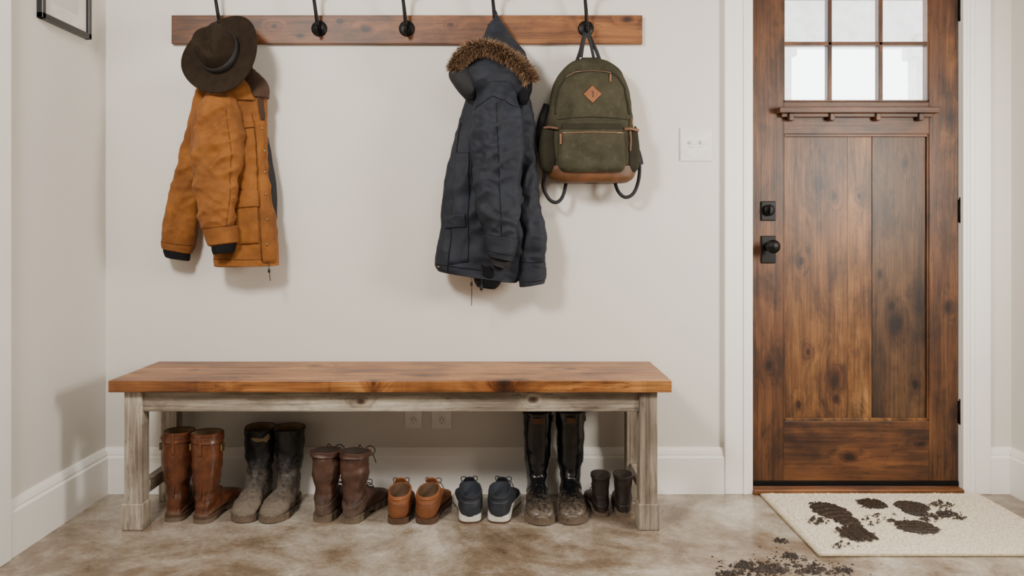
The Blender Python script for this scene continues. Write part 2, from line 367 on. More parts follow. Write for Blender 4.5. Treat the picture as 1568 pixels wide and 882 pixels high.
# ---------------------------------------------------------------- garment surfaces
class G:
    def __init__(s,rows,e=2.3,amp=.006,seed=0,fx=9,fz=3.0,cre=1.0,drape=1.0):
        s.rows=[(r+(0,))[:6] if len(r)==5 else r for r in rows]; s.e=e; s.amp=amp; s.seed=seed; s.fx=fx; s.fz=fz; s.cre=cre; s.dr=drape
    def disp(s,p):
        o=s.seed*7.3
        a=noise.noise(Vector((p.x*s.fx+o,p.y*s.fx,p.z*s.fz)))
        r=.35-abs(noise.noise(Vector((p.x*13-p.z*5+o*2,p.y*8,p.z*4.5+p.x*4))))*1.7
        r2=.32-abs(noise.noise(Vector((p.x*8+p.z*5+o,p.y*9,p.z*15-p.x*9+o))))*1.6
        r3=.3-abs(noise.noise(Vector((p.x*22+p.z*14+o,p.y*20,p.z*26+o))))*1.4
        return s.amp*(a*1.5+s.dr*r*1.25+s.cre*(r2*.85+r3*.38))
    def surf(s,t,a):
        v,ul,ur,yc,hd,ti=spl(s.rows,t); k=sgp(math.cos(a),2/s.e); m_=sgp(math.sin(a),2/s.e)
        u=(ul+ur)/2+(ur-ul)/2*k; p=P(u,v+ti*k,yc); p.y=yc-hd*m_
        d=s.disp(p); w=min(1,4*min(t,1-t)+.35)
        return p+Vector((math.cos(a)*.7,-math.sin(a),0))*d*w
    def add(s,b,m,n=110,mm=170,caps=True):
        R=[[s.surf(i/mm,6.283185*j/n) for j in range(n)] for i in range(mm+1)]
        if caps:
            for end in (0,-1):
                c=sum(R[end],Vector())/n; ring=R[end]
                ext=[[c.lerp(p,f) for p in ring] for f in (.93,.6,.2)]
                for e_ in ext:
                    for p in e_: p.z+= (.004 if end==0 else -.002)
                R=(ext[::-1]+R) if end==0 else (R+ext)
        b.loft(R,m)
    def front(s,u,v,off=0.0):
        k=0; t=.5
        for it in range(3):
            lo,hi=0,1
            for _ in range(24):
                t=(lo+hi)/2; r=spl(s.rows,t)
                if r[0]+r[5]*k<v: lo=t
                else: hi=t
            r=spl(s.rows,t); k=max(-.97,min(.97,(u-(r[1]+r[2])/2)/max(1e-3,(r[2]-r[1])/2)))
        ca=sgp(k,s.e/2); a=math.acos(max(-1,min(1,ca)))
        p=s.surf(t,a); return p+Vector((math.cos(a)*.4,-1,0)).normalized()*off
    def patch(s,b,quad,m,off=.004,n=14,thick=.006):
        tl,tr,br,bl=[Vector(q) for q in quad]; R=[]
        for i in range(n+1):
            y=i/n; row=[]
            for j in range(n+1):
                x=j/n; q=tl.lerp(tr,x).lerp(bl.lerp(br,x),y)
                row.append(s.front(q.x,q.y,off if 0<i<n and 0<j<n else off*.75))
            row=[row[0]+Vector((0,thick,0))]+row+[row[-1]+Vector((0,thick,0))]
            R.append(row)
        R=[[p+Vector((0,thick,0)) for p in R[0]]]+R+[[p+Vector((0,thick,0)) for p in R[-1]]]
        b.loft(R,m,closed=False)
    def seam(s,b,pts,m,r=.0014,off=.0008):
        L=[]
        for i in range(len(pts)-1):
            for k in range(8):
                q=Vector(pts[i]).lerp(Vector(pts[i+1]),k/8); L.append(s.front(q.x,q.y,off))
        L.append(s.front(*pts[-1],off)); b.tube(L,r,m,6,sub=1)

# ---- ochre jacket
b=B()
body=G([(122,380,402,3.03,.02),(132,350,410,3.02,.036),(156,305,411,3.01,.046),(200,293,407,3.01,.050),(260,296,409,3.01,.050),(320,312,419,3.005,.054),(370,324,427,3.0,.060),(402,329,428.5,3.0,.062,-1),(407,330,428,3.0,.060,-1)],seed=1,amp=.012,cre=.7)
body.add(b,'orange')
bs=G([(138,300,330,3.03,.026),(170,291,334,3.035,.03),(210,281,330,3.035,.032),(255,270,320,3.035,.034),(300,259,308,3.03,.036),(345,250,300,3.03,.038),(372,248,297,3.03,.038,3),(384,249,293,3.03,.036,4)],seed=2,amp=.010,cre=1.3)
bs.add(b,'orange')
G([(380,252,291,3.03,.032,4),(388,251,291,3.03,.032,4),(396,254,290,3.03,.030,3)],seed=9,amp=.002).add(b,'blackfab',40,14)
fs=G([(136,322,352,2.97,.024),(158,306,368,2.95,.042),(200,297,376,2.94,.050),(245,293,371,2.93,.050),(290,298,366,2.92,.048),(325,306,364,2.915,.046),(348,311,364,2.915,.044,-3),(352,314,363,2.915,.041,-3),(374,321,362,2.915,.040,-3)],seed=3,amp=.013,cre=1.35)
fs.add(b,'orange')
G([(350,311,365,2.915,.045,-3),(362,315,365,2.915,.045,-3),(373,319,364.5,2.915,.044,-3)],seed=3,amp=.003).add(b,'orange',60,20)
G([(370,324,361,2.915,.036,-3),(380,325,361,2.915,.036,-3),(387,327,359,2.915,.034,-2)],seed=9,amp=.002).add(b,'blackfab',40,14)
G([(108,384,391,3.03,.010),(115,378,399,3.02,.022),(126,372,409,3.015,.034),(138,374,412,3.01,.040),(150,384,411.5,3.005,.040)],seed=4,amp=.004).add(b,'cord',48,30)
body.patch(b,[(396,142),(408,142),(407,186),(402,186)],'cord',.006,16)
G([(124,352,380,3.0,.026),(132,338,386,2.99,.036),(142,332,390,2.985,.042),(154,340,394,2.985,.036)],seed=5,amp=.006).add(b,'orange',48,24)
b.tube([P(388,112,3.02),P(382,95,3.025),P(358,66,3.03),P(345,54,3.03)],.003,'cord')
G([(212,404,411,3.03,.012),(250,404,418,3.035,.018),(290,404,423.5,3.035,.018),(335,405,424,3.035,.018)],seed=6,amp=.002).add(b,'lining',30,40)
body.patch(b,[(394,186),(406.5,186),(426.5,402),(409,402)],'orange',.005,30)
body.seam(b,[(391,175),(395,220),(399,300),(408,400)],'orange_d')
for v in (198,232,264,298,336,374):
    u=401+ (v-165)/237*15; p=body.front(u,v,.007); b.lathe(p,(0,-1,0),[(.0045,-.002),(.0045,.001),(.002,.0025),(0,.0026)],'steel',10)
body.patch(b,[(376,190),(392,189),(393,197),(377,199)],'orange',.008); 
body.patch(b,[(368,316),(399,314),(403,372),(370,374)],'orange',.008,20)
body.patch(b,[(366,294),(399,292),(401,317),(367,320)],'orange',.014,20)
body.seam(b,[(367,319),(384,318),(401,316)],'orange_d'); body.seam(b,[(370,373),(403,371)],'orange_d')
body.seam(b,[(331,396),(380,397),(427,396)],'orange_d')
fs.seam(b,[(312,350),(338,348),(365,344)],'orange_d'); fs.seam(b,[(352,170),(360,230),(357,300),(352,346)],'orange_d',.001)
bs.seam(b,[(251,370),(275,374),(298,376)],'orange_d')
b.tube([P(411,400,2.95),P(412,412,2.95),P(414,430,2.95)],.0015,'web'); b.lathe(P(412,412,2.95),(0,0,-1),[(.004,0),(.005,.006),(.004,.014)],'web',10)
b.obj('ochre_jacket')

# ---- fedora
b=B(); n=96
def hat_pt(r,a,h,kx=1,ky=1): return Vector((r*kx*math.cos(a),r*ky*math.sin(a),h))
ax=Vector((-.27,-.88,.39)).normalized(); fwd=Vector((.35,-.35,-.9)); fwd=(fwd-ax*fwd.dot(ax)).normalized(); sd=ax.cross(fwd)
hc=P(340,82,2.95); HS=1.05
def hw(p): p=p*HS; return hc+sd*p.x+fwd*p.y+ax*p.z
def brim(r,a): 
    k=max(0,(r-.085)/.07); return hat_pt(r,a,.0+.022*k*k*abs(math.cos(a))**2-.012*k*max(0,math.sin(a)),.97,1.04)
R=[]
for r in (.080,.10,.125,.145,.1545,.1565): R.append([hw(brim(r,2*math.pi*j/n)-Vector((0,0,.003))) for j in range(n)])
for r in (.1565,.1545,.145,.125,.105,.092,.087): R.append([hw(brim(r,2*math.pi*j/n)+Vector((0,0,.001))) for j in range(n)])
for h,r in ((.008,.084),(.02,.083),(.035,.082),(.055,.080),(.075,.076),(.09,.071),(.099,.064),(.103,.054),(.103,.042),(.101,.028),(.099,.014),(.098,.001)):
    ring=[]
    for j in range(n):
        a=2*math.pi*j/n; p=hat_pt(r,a,h,.88,1.08)
        g=math.exp(-(p.x/.022)**2)*max(0,(h-.07)/.033); p.z-=.022*g
        pin=math.exp(-((p.y-.055)/.03)**2)*max(0,(h-.03)/.07); p.x*=1-.33*pin
        p.z+=.006*math.sin(a)*(h/.1)
        ring.append(hw(p))
    R.append(ring)
b.loft(R,'felt',True,True)
b.loft([[hw(hat_pt(r,2*math.pi*j/n,h,.88,1.08)) for j in range(n)] for r,h in ((.083,.004),(.0865,.005),(.0855,.029),(.082,.03))],'band')
b.obj('fedora_hat')

# ---- navy parka
b=B()
pb=G([(112,722,798,3.01,.04),(140,712,806,3.005,.055),(180,703,810,3.0,.060),(240,689,815,2.995,.062),(300,680,820,2.99,.064),(360,673,816,2.99,.066),(395,669,806,2.99,.068,3),(416,669,796,2.99,.068,8),(424,672,790,2.99,.066,9)],seed=11,amp=.013,cre=.7)
pb.add(b,'navy')
rs=G([(135,770,806,3.0,.04),(175,775,816,2.99,.044),(230,780,822,2.985,.046),(285,786,826,2.98,.046),(340,790,832,2.98,.046),(390,792,836,2.98,.045),(415,794,836,2.98,.043,-2),(420,795,835,2.98,.042,-2),(436,796,834,2.98,.04,-3)],seed=12,amp=.010,cre=1.3)
rs.add(b,'navy')
G([(412,793,837,2.98,.045,-2),(422,793,837,2.98,.045,-2),(430,795,836,2.98,.044,-3)],seed=12,amp=.002).add(b,'navy',60,14)
ls=G([(128,742,786,2.93,.035),(160,728,797,2.92,.052),(200,722,802,2.91,.058),(250,722,800,2.905,.058),(300,727,797,2.90,.055),(340,736,795,2.90,.052),(365,741,793,2.90,.047,2),(372,743,791,2.90,.044,3),(396,747,785,2.90,.04,4)],seed=13,amp=.013,cre=1.2)
ls.add(b,'navy')
G([(364,739,794,2.90,.048,3),(376,742,791,2.90,.047,4),(388,745,788,2.90,.045,4)],seed=13,amp=.003).add(b,'navy',60,14)
G([(392,748,783,2.91,.034,4),(402,750,781,2.91,.032,4),(408,752,777,2.91,.03,4)],seed=14,amp=.004).add(b,'lining',40,14)
G([(400,722,770,2.98,.04,2),(425,724,766,2.98,.04,2),(440,730,758,2.98,.035,2)],seed=15,amp=.01).add(b,'navy_d',50,20)
hood=G([(27,757,764,3.03,.010),(36,750,771,3.02,.022),(52,742,782,3.01,.035),(72,728,797,2.99,.055),(95,704,812,2.98,.07),(118,692,817,2.975,.075),(136,704,812,2.975,.07),(152,716,800,2.98,.06),(165,724,792,2.98,.05)],seed=16,amp=.009)
hood.add(b,'navy')
G([(100,690,716,2.95,.03),(118,688,724,2.94,.04),(138,700,728,2.94,.035),(152,712,728,2.95,.02)],seed=17,amp=.005).add(b,'lining',40,24)
G([(118,792,817,2.95,.03),(138,792,814,2.95,.03),(160,792,806,2.96,.02)],seed=18,amp=.005).add(b,'navy_d',40,24)
pb.seam(b,[(704,190),(700,260),(694,330),(688,415)],'navy_d',.002)
pb.patch(b,[(683,330),(716,328),(716,348),(682,350)],'navy',.008); pb.patch(b,[(699,235),(720,235),(718,400),(690,404)],'navy',.004,26)
ls.seam(b,[(726,170),(755,150),(796,168)],'navy_d'); ls.seam(b,[(760,160),(764,260),(768,360)],'navy_d',.0012)
rs.seam(b,[(792,400),(815,402),(836,400)],'navy_d')
pb.seam(b,[(671,404),(700,408),(738,413)],'navy_d')
p=pb.front(675,408,.006); b.lathe(p,(0,-1,0),[(.0045,-.002),(.0045,.001),(0,.0026)],'steel',10)
for u in (722,737):
    b.tube([P(u,405,2.93),P(u+.5,430,2.93),P(u,(468 if u==722 else 446),2.93)],.0014,'web')
b.lathe(P(722,432,2.93),(0,0,-1),[(.004,0),(.005,.006),(.004,.014)],'web',10); b.lathe(P(737,436,2.93),(0,0,-1),[(.006,0),(.008,.008),(.005,.02)],'web',10)
b.tube([P(760,30,3.02),P(757,22,3.03),P(758,16,3.035),P(761,22,3.03),P(762,32,3.02)],.003,'web')
path=[P(697,108,2.925),P(703,92,2.92),P(718,78,2.915),P(742,72,2.905),P(768,80,2.9),P(790,94,2.905),P(806,110,2.91),P(813,124,2.92)]
b.tube(path,.018,'fur1',14,taper=(.8,.9))
pl=[list(q) for q in path]
for i in range(11000):
    t=random.random(); c=Vector(spl(pl,t)); q=(Vector(spl(pl,min(1,t+.02)))-Vector(spl(pl,max(0,t-.02)))).normalized()
    a=q.cross(Vector((0,1,0))).normalized(); an=random.uniform(0,6.283); dr_=a*math.cos(an)+Vector((0,1,0))*math.sin(an)
    base=c+dr_*.014; L=random.uniform(.012,.030); jit=Vector([random.gauss(0,.35) for _ in range(3)])
    d=(dr_+jit+Vector((0,-.15,-.25))).normalized(); w=d.cross(Vector((random.random(),random.random(),random.random()))).normalized()*.0009
    mid=base+d*L*.6; tip=mid+(d+Vector((0,0,-.5))).normalized()*L*.5
    vs=[b.bm.verts.new(x) for x in (base-w,base+w,mid+w*.8,tip,mid-w*.8)]
    f=b.bm.faces.new(vs); f.material_index=b.mi(random.choice(('fur1','fur2','fur2','fur2','fur1','fur3')))
b.obj('navy_parka',recalc=False)

# ---- backpack
b=B()
bp=G([(91,888,918,3.03,.02),(95,874,932,3.025,.034),(104,862,946,3.02,.048),(120,852,957,3.018,.058),(150,843,965,3.015,.066),(190,838,969,3.012,.07),(230,836,972,3.01,.074),(262,838,972,3.01,.074),(274,845,967,3.01,.07),(279,855,958,3.01,.06)],e=3.0,amp=.006,seed=21,cre=.6)
bp.add(b,'olive')
G([(256,836,973,3.01,.078,0),(262,836.5,973,3.01,.078),(273,843,969,3.01,.074),(279.5,853,960,3.01,.064)],e=3.0,amp=.0015,seed=21).add(b,'leather_pk',80,20)
pk=G([(187,866,946,2.945,.02),(190,860,952,2.945,.026),(205,856,955,2.94,.032),(235,854,957,2.94,.036),(256,856,957,2.94,.034),(263,862,952,2.945,.026)],e=3.6,amp=.006,seed=22,cre=.8)
pk.add(b,'olive')
pk.patch(b,[(858,190),(953,190),(955,199),(857,199)],'olive_d',.003,20)
pk.seam(b,[(859,205),(905,203.5),(953,205)],'copper',.0028,.001)
G([(196,832,850,3.0,.03),(202,828,852,3.0,.045),(230,825,854,3.0,.05),(255,827,854,3.0,.05),(264,834,850,3.0,.04)],e=3,amp=.003,seed=23).add(b,'olive_d',50,30)
G([(196,960,974,3.0,.03),(202,956,976,3.0,.045),(230,954,978,3.0,.05),(255,955,977,3.0,.05),(264,958,972,3.0,.04)],e=3,amp=.003,seed=24).add(b,'olive_d',50,30)
bp.seam(b,[(849,178),(850,158),(855,138),(864,122),(878,115),(905,113),(932,115),(945,123),(954,138),(959,158),(961,178)],'olive_d',.0045,.001)
bp.seam(b,[(864,122),(878,115),(905,113),(932,116)],'copper',.0014,.005)
bp.seam(b,[(852,186),(905,183),(958,186)],'olive_d',.002)
bp.patch(b,[(904,135.5),(917.5,149),(904,162.5),(890.5,149)],'leather_tan',.003,10,.003)
b.tube([bp.front(904,144,.005),bp.front(905,149,.005),bp.front(904,154,.005)],.0012,'cord')
for u,v,L in ((858,206,16),(930,118,12)):
    g=pk if v>190 else bp; p=g.front(u+1,v,.006); q=p+Vector((0,-.002,-L/400))
    b.tube([p,(p+q)/2,q],.0035,'leather_tan',8,flat=.0015)
b.tube([P(955,198,2.94),P(966,197,2.945),P(978,200,2.96)],.006,'leather_pk',8,flat=.002,hint=Vector((0,1,0)))
b.tube([P(965,200,2.95),P(966,215,2.95),P(965,232,2.95)],.004,'leather_pk',8,flat=.002); b.tube([P(967,182,2.96),P(969,188,2.95),P(970,196,2.95)],.003,'copper',8)
b.tube([P(832,196,2.96),P(842,195,2.95),P(856,197,2.94)],.005,'leather_pk',8,flat=.002); b.ball(P(846,196,2.945),.004,'copper')
for s_ in (-1,1):
    b.tube([P(901+s_*18,94,3.02),P(901+s_*13,80,3.01),P(899+s_*6,60,3.01),P(898+s_*3,50,3.02)],.007,'web',10,flat=.003)
b.tube([P(890,88,3.0),P(894,62,2.99),P(898,53,2.99),P(903,62,2.99),P(909,88,3.0)],.006,'web',10,flat=.003)
b.tube([P(838,205,3.04),P(831,225,3.03),P(834,262,3.02),P(832,285,3.02),P(840,304,3.02),P(852,310,3.02),P(862,300,3.03),P(868,274,3.05)],.007,'web',10,flat=.010)
b.tube([P(838,160,3.06),P(828,190,3.05),P(827,222,3.045),P(834,245,3.04)],.015,'web',10,flat=.006)
b.tube([P(972,236,3.04),P(979,248,3.03),P(978,275,3.02),P(970,296,3.02),P(957,302,3.02),P(946,292,3.03),P(940,272,3.05)],.007,'web',10,flat=.010)
b.tube([P(968,210,3.05),P(977,235,3.045),P(981,252,3.04)],.012,'web',10,flat=.006)
b.obj('canvas_backpack')

# ---------------------------------------------------------------- small wall things
b=B(); x0,x1,z0,z1=.699,.826,1.318,1.450
b.box(x0,x1,WY-.007,WY,z0,z1,'plastic',.003)
for x in (.699+.042,.826-.042):
    b.box(x-.006,x+.006,WY-.0085,WY-.006,1.372,1.398,'trim',.001); b.box(x-.004,x+.004,WY-.02,WY-.006,1.384,1.396,'plastic',.002)
    b.box(x-.0068,x+.0068,WY-.0075,WY-.0065,1.371,1.399,'slot',0)
    for z in (1.352,1.418): b.lathe((x,WY-.0065,z),(0,-1,0),[(.003,0),(.0025,.0012),(0,.0014)],'trim',10)
b.obj('light_switch')
for i,(x0,x1) in enumerate(((-.395,-.325),(-.288,-.208))):
    b=B(); b.box(x0,x1,WY-.006,WY,.257,.372,'plastic',.003); xc=(x0+x1)/2
    for z in (.287,.337):
        b.lathe((xc,WY-.0055,z),(0,-1,0),[(.017,0),(.017,.0015),(0,.0016)],'trim',20)
        for s_ in (-.006,.006): b.box(xc+s_-.0012,xc+s_+.0012,WY-.0085,WY-.006,z-.002,z+.007,'slot',0)
        b.lathe((xc,WY-.007,z-.008),(0,-1,0),[(.0024,0),(.0024,.0012)],'slot',10)
    b.obj('wall_outlet' if i==0 else 'wall_outlet.001')
b=B(); y0,y1,z0,z1=2.64,2.955,1.765,2.20; w=.02; x=LX
for q in ((y0,y1,z0,z0+w),(y0,y1,z1-w,z1),(y0,y0+w,z0,z1),(y1-w,y1,z0,z1)): b.box(x,x+.022,q[0],q[1],q[2],q[3],'frame',.002)
b.box(x,x+.010,y0+w,y1-w,z0+w,z1-w,'mat_w',0); b.box(x+.009,x+.0108,y0+.075,y1-.075,z0+.075,z1-.075,'art',0)
b.obj('picture_frame')

# ---------------------------------------------------------------- footwear
def boot_rings(H,top=.06,ank=.046):
    return [ (.055+top,H,.055-top,H+.004,top*.93),(.054+top*.97,H*.8+.02,.054-top*.97,H*.8+.02,top*.88),
      (.106,.17+.1*(H-.17),-.002,.165+.1*(H-.17),ank),(.105,.138,.002,.118,.039),(.112,.115,-.003,.078,.036),(.120,.104,-.008,.042,.035),
      (.130,.097,0,.016,.036),(.145,.090,.045,.014,.036),(.168,.078,.11,.014,.040),(.196,.067,.168,.014,.046),(.226,.060,.216,.014,.047),
      (.254,.051,.250,.015,.041),(.272,.038,.269,.016,.028),(.281,.026,.280,.018,.010)]
def shoe_rings(hc=.082,toe=.058):
    return [ (.132,hc+.014,-.002,hc,.036),(.134,hc+.008,-.006,hc-.02,.0385),(.138,hc+.006,-.009,.045,.0395),
      (.144,hc+.002,.0,.018,.039),(.155,hc-.005,.05,.016,.0385),(.172,hc-.014,.11,.016,.041),(.198,.066,.168,.016,.046),(.226,toe,.216,.016,.047),
      (.254,toe-.008,.250,.017,.041),(.272,toe-.02,.269,.018,.028),(.281,toe-.031,.280,.019,.010)]
SOLE=[(-.008,.004),(-.005,.018),(.005,.030),(.025,.037),(.06,.0385),(.10,.0380),(.13,.039),(.165,.044),(.20,.050),(.23,.0505),(.255,.044),(.272,.033),(.283,.018),(.287,.005)]
def shoe(name,hx,hy,th,L,rings,upper,lining,solem,ts=.022,side=1,lugs=False,heel=None,arch=True,bands=(),lace=None,sw=1.0,extra=None,amp=.0025,seed=0,wid=1.0,tongue=None,inner=.09):
    b=B(); s=L/.28; n=40; mm=70
    def ring(t,off=0.0,clamp=True):
        fx,fz,bx,bz,w=spl(rings,t); f=Vector((fx,0,fz)); k=Vector((bx,0,bz)); c=(f+k)/2; h=(f-k)/2; hl=h.length; out=[]
        for j in range(n):
            a=2*math.pi*j/n; p=c+h*((hl+off)/hl)*sgp(math.cos(a),.86)+Vector((0,(w*wid+off)*sgp(math.sin(a),.86),0))
            d=noise.noise(Vector((p.x*28+seed*5,p.y*28,p.z*30)))*amp+(.3-abs(noise.noise(Vector((p.x*14+seed,p.y*8,p.z*34)))))*amp*1.3
            nn=(p-c); nn.normalize(); p=p+nn*d*(0.3 if p.x>.2 else 1)
            if clamp and p.z<ts-.003: p.z=ts-.003
            p.y+=side*(.010*(max(0,p.x)/.28)**2-.006*math.sin(max(0,min(1,p.x/.28))*3.14)*.6)
            out.append(p*s)
        return out
    R=[ring(i/mm) for i in range(mm+1)]
    b.loft(R,upper,False,True)
    r0=R[0]; c=sum(r0,Vector())/n
    def sh(f,dz): return [c+Vector(((p.x-c.x)*f,(p.y-c.y)*f,(p.z-c.z)+dz*s)) for p in r0]
    rim=[r0,[p+Vector((0,0,.002*s)) for p in sh(.97,0)],sh(.92,0.0)]
    b.loft(rim,upper)
    b.loft([sh(.92,0),sh(.9,-inner*.3),sh(.85,-inner*.7),sh(.78,-inner),sh(.3,-inner*1.02)],lining,False,True)
    for t0,t1,m_,off in bands:
        k=14; q=[ring(t0+(t1-t0)*i/k,off) for i in range(k+1)]
        b.loft([ring(t0,0)]+q+[ring(t1,0)],m_)
    ol=[]; K=70
    for sg in (1,-1):
        rr=range(K+1) if sg==1 else range(K-1,0,-1)
        for i in rr:
            x,w=spl(SOLE,i/K); w=max(w,.001)*wid*sw
            if lugs and (i//3)%2: w*=.95
            ol.append((x*(1 if x>0 else sw)+(0 if x<.2 else (sw-1)*.02),sg*w))
    def P2(x,y,z): return Vector((x,y+side*(.010*(max(0,x)/.28)**2-.006*math.sin(max(0,min(1,x/.28))*3.14)*.6),z))*s
    def bot(x):
        if not arch: return 0
        return .011*max(0,1-abs((x-.112)/.03)**2.5) if abs(x-.112)<.03 else max(0,(x-.25)/.03)*.003
    top=[P2(x,y*.985,ts) for x,y in ol]
    L1=[P2(x,y,ts-.003) for x,y in ol]; L2=[P2(x,y,max(bot(x),0)+.002) for x,y in ol]; L3=[P2(x,y*.97,bot(x)) for x,y in ol]
    if heel:
        mid=[P2(x,y,ts*.62+bot(x)*.4 if heel!='gum' else .007) for x,y in ol]
        b.loft([top,L1,mid],solem,True,False,True,False); b.loft([mid,L2,L3],heel,False,True,True,False)
    else: b.loft([top,L1,L2,L3],solem,True,True,True,False)
    if lace:
        t0,t1,cnt,lm=lace
        def top_pt(t,y,o=.004):
            fx,fz,bx,bz,w=spl(rings,t); k=max(-.95,min(.95,y/w)); f=Vector((fx,0,fz)); q=Vector((bx,0,bz)); c_=(f+q)/2; h=(f-q)/2
            p=c_+h*math.sqrt(1-k*k)*(1+o/h.length); return Vector((p.x,y,p.z))*s
        for i in range(cnt):
            t=t0+(t1-t0)*i/max(1,cnt-1); w=.017
            b.tube([top_pt(t,-w),top_pt(t+.006,0,.006),top_pt(t+.012,w)],.0022*s,lm,6,hint=Vector((0,0,1)))
            b.tube([top_pt(t,w),top_pt(t+.006,0,.007),top_pt(t+.012,-w)],.0022*s,lm,6,hint=Vector((0,0,1)))
        o=top_pt(t0,0,.008)
        for sg in (-1,1):
            b.tube([o,o+Vector((-.004,sg*.014,.020))*s,o+Vector((.002,sg*.030,.018))*s,o+Vector((.004,sg*.028,.002))*s,o+Vector((0,sg*.010,.0))*s],.0019*s,lm,6,hint=Vector((1,0,0)))
            b.tube([o,o+Vector((.004,sg*.018,.006))*s,o+Vector((.01,sg*.034,-.010))*s,o+Vector((.012,sg*.038,-.024))*s],.0019*s,lm,6,hint=Vector((1,0,0)))
    if tongue:
        fx,fz=rings[0][0],rings[0][1]; R2=[]
        for i in range(9):
            t=i/8; x=fx+.010-.020*t; z=fz-.012+tongue*t; w=.024*(1-.35*t**3)
            R2.append([Vector((x+.004*math.cos(a)-.006*abs(math.sin(a)),w*math.sin(a),z))*s for a in [6.283*j/14 for j in range(14)]])
        b.loft(R2,upper,True,True)
    if extra: extra(b,s,ring,rings)
    return b.obj(name,loc=Vector((hx,hy,0)),rot=(0,0,math.radians(th)))
def fl(u,v):
    d=EYE*F/(v-CV); return (u-CX)/F*d,d
def heel_at(u,v): x,y=fl(u,v); return x,y+.008
def toe_at(u,v,th,L):
    x,y=fl(u,v); return x-L*math.cos(math.radians(th)), y-L*math.sin(math.radians(th))+.006

def buckle(b,s,ring,rings):
    H=rings[0][1]; z=H-.052
    for sg in (1,-1):
        y=sg*.060
        for q in ((.038,.062,z+.010,z+.013),(.038,.062,z-.013,z-.010),(.038,.041,z-.013,z+.013),(.059,.062,z-.013,z+.013)):
            b.box(q[0]*s,q[1]*s,(y-.003)*s,(y+.003)*s,q[2]*s,q[3]*s,'steel',.0006)
    b.box(-.010*s,.0*s,-.006*s,.006*s,(H-.07)*s,(H+.004)*s,'boot_brown',.002)
    b.tube([Vector((-.004,0,H-.01))*s,Vector((.002,0,.2))*s,Vector((.0,0,.13))*s,Vector((-.006,0,.09))*s],.0035*s,'boot_brown',8)
for i,(u,v,th) in enumerate(((264,800,96),(306,803,85))):
    x,y=heel_at(u,v)
    shoe('leather_boot' if i==0 else 'leather_boot.001',x,y,th,.272,boot_rings(.32,.059,.049),'boot_brown','inside_l','gum',ts=.026,side=(1,-1)[i],heel='sole',wid=1.03,bands=((.032,.062,'boot_brown',.003),(.43,.52,'boot_brown',.0015)),extra=buckle,seed=i+1,amp=.005)
for i,(u,v,th) in enumerate(((366,802,-91),(415,803,-90))):
    x,y=toe_at(u,v,th,.28)
    shoe('rubber_boot' if i==0 else 'rubber_boot.001',x,y,th,.28,boot_rings(.285,.057,.048),'boot_blk','inside_l','sole',ts=.024,side=(1,-1)[i],lugs=True,bands=((0,.018,'boot_blk',.003),(.86,.95,'boot_blk',.002)),seed=i+4,amp=.007,wid=1.08)
def lacer(b,s,ring,rings):
    for z in (.16,.185,.21,.232):
        b.tube([Vector((.112,-.02,z))*s,Vector((.119,0,z+.006))*s,Vector((.112,.02,z))*s],.0022*s,'lace',6,hint=Vector((0,0,1)))
    o=Vector((.116,0,.238))*s
    for sg in (-1,1):
        b.tube([o,o+Vector((.02,sg*.02,.014)),o+Vector((.034,sg*.034,-.004)),o+Vector((.02,sg*.026,-.02)),o],.002,'lace',6,hint=Vector((0,0,1)))
        b.tube([o,o+Vector((.02,sg*.026,-.01)),o+Vector((.03,sg*.04,-.05))],.002,'lace',6,hint=Vector((0,0,1)))
for i,(u,v,th) in enumerate(((491,801,82),(533,803,74))):
    x,y=heel_at(u,v)
    shoe('work_boot' if i==0 else 'work_boot.001',x,y,th,.270,boot_rings(.25,.054,.049),'boot_lace','inside','sole',ts=.028,side=(1,-1)[i],lugs=True,sw=1.05,wid=1.04,bands=((0,.045,'boot_lace',.005),(.34,.5,'boot_lace',.002),(.85,.95,'boot_lace',.002)),lace=(.42,.66,5,'lace'),extra=lacer,seed=i+8,amp=.006)
for i,(u,v,th) in enumerate(((609,804,93),(651,804,84))):
    x,y=heel_at(u,v)
    shoe('suede_shoe' if i==0 else 'suede_shoe.001',x,y,th,.265,shoe_rings(.100),'tan','tan_in','gum',ts=.022,side=(1,-1)[i],arch=False,wid=1.13,bands=((0,.05,'tan',.003),(.1,.32,'tan2',.0012),(.8,.93,'tan2',.0015)),lace=(.33,.58,4,'lace_t'),tongue=.034,seed=i+12,inner=.055)
for i,(u,v,th) in enumerate(((720,802,94),(763,802,83))):
    x,y=heel_at(u,v)
    shoe('sneaker' if i==0 else 'sneaker.001',x,y,th,.27,shoe_rings(.098),'snk','snk_in','white_r',ts=.029,side=(1,-1)[i],arch=False,sw=1.03,wid=1.1,heel='gum',bands=((0,.05,'snk',.003),(.1,.3,'snk2',.002),(.8,.93,'snk2',.0015)),lace=(.33,.58,4,'lace_n'),tongue=.032,seed=i+16,inner=.055)
def label(b,s,ring,rings):
    H=rings[0][1]; R=[]
    for i in range(5):
        z=H-.016-.022*i/4; R.append([Vector((.054+(.057+.003)*math.cos(a),(.053+.003)*math.sin(a),z))*s for a in [(-.42+.84*j/8) for j in range(9)]])
    b.loft(R,'leather_pk',closed=False)
    b.box(.04*s,.065*s,.053*s,.060*s,(H-.04)*s,(H-.02)*s,'rain',.001)
for i,(u,v,th) in enumerate(((826,806,-91),(881,805,-90))):
    x,y=toe_at(u,v,th,.285)
    shoe('rain_boot' if i==0 else 'rain_boot.001',x,y,th,.285,boot_rings(.348,.058,.048),'rain','inside','sole',ts=.026,side=(1,-1)[i],sw=1.05,lugs=True,bands=((0,.012,'rain',.003),(.84,.95,'rain',.003),(.42,.50,'rain',.002)),extra=label,seed=i+20,amp=.004,wid=1.04)
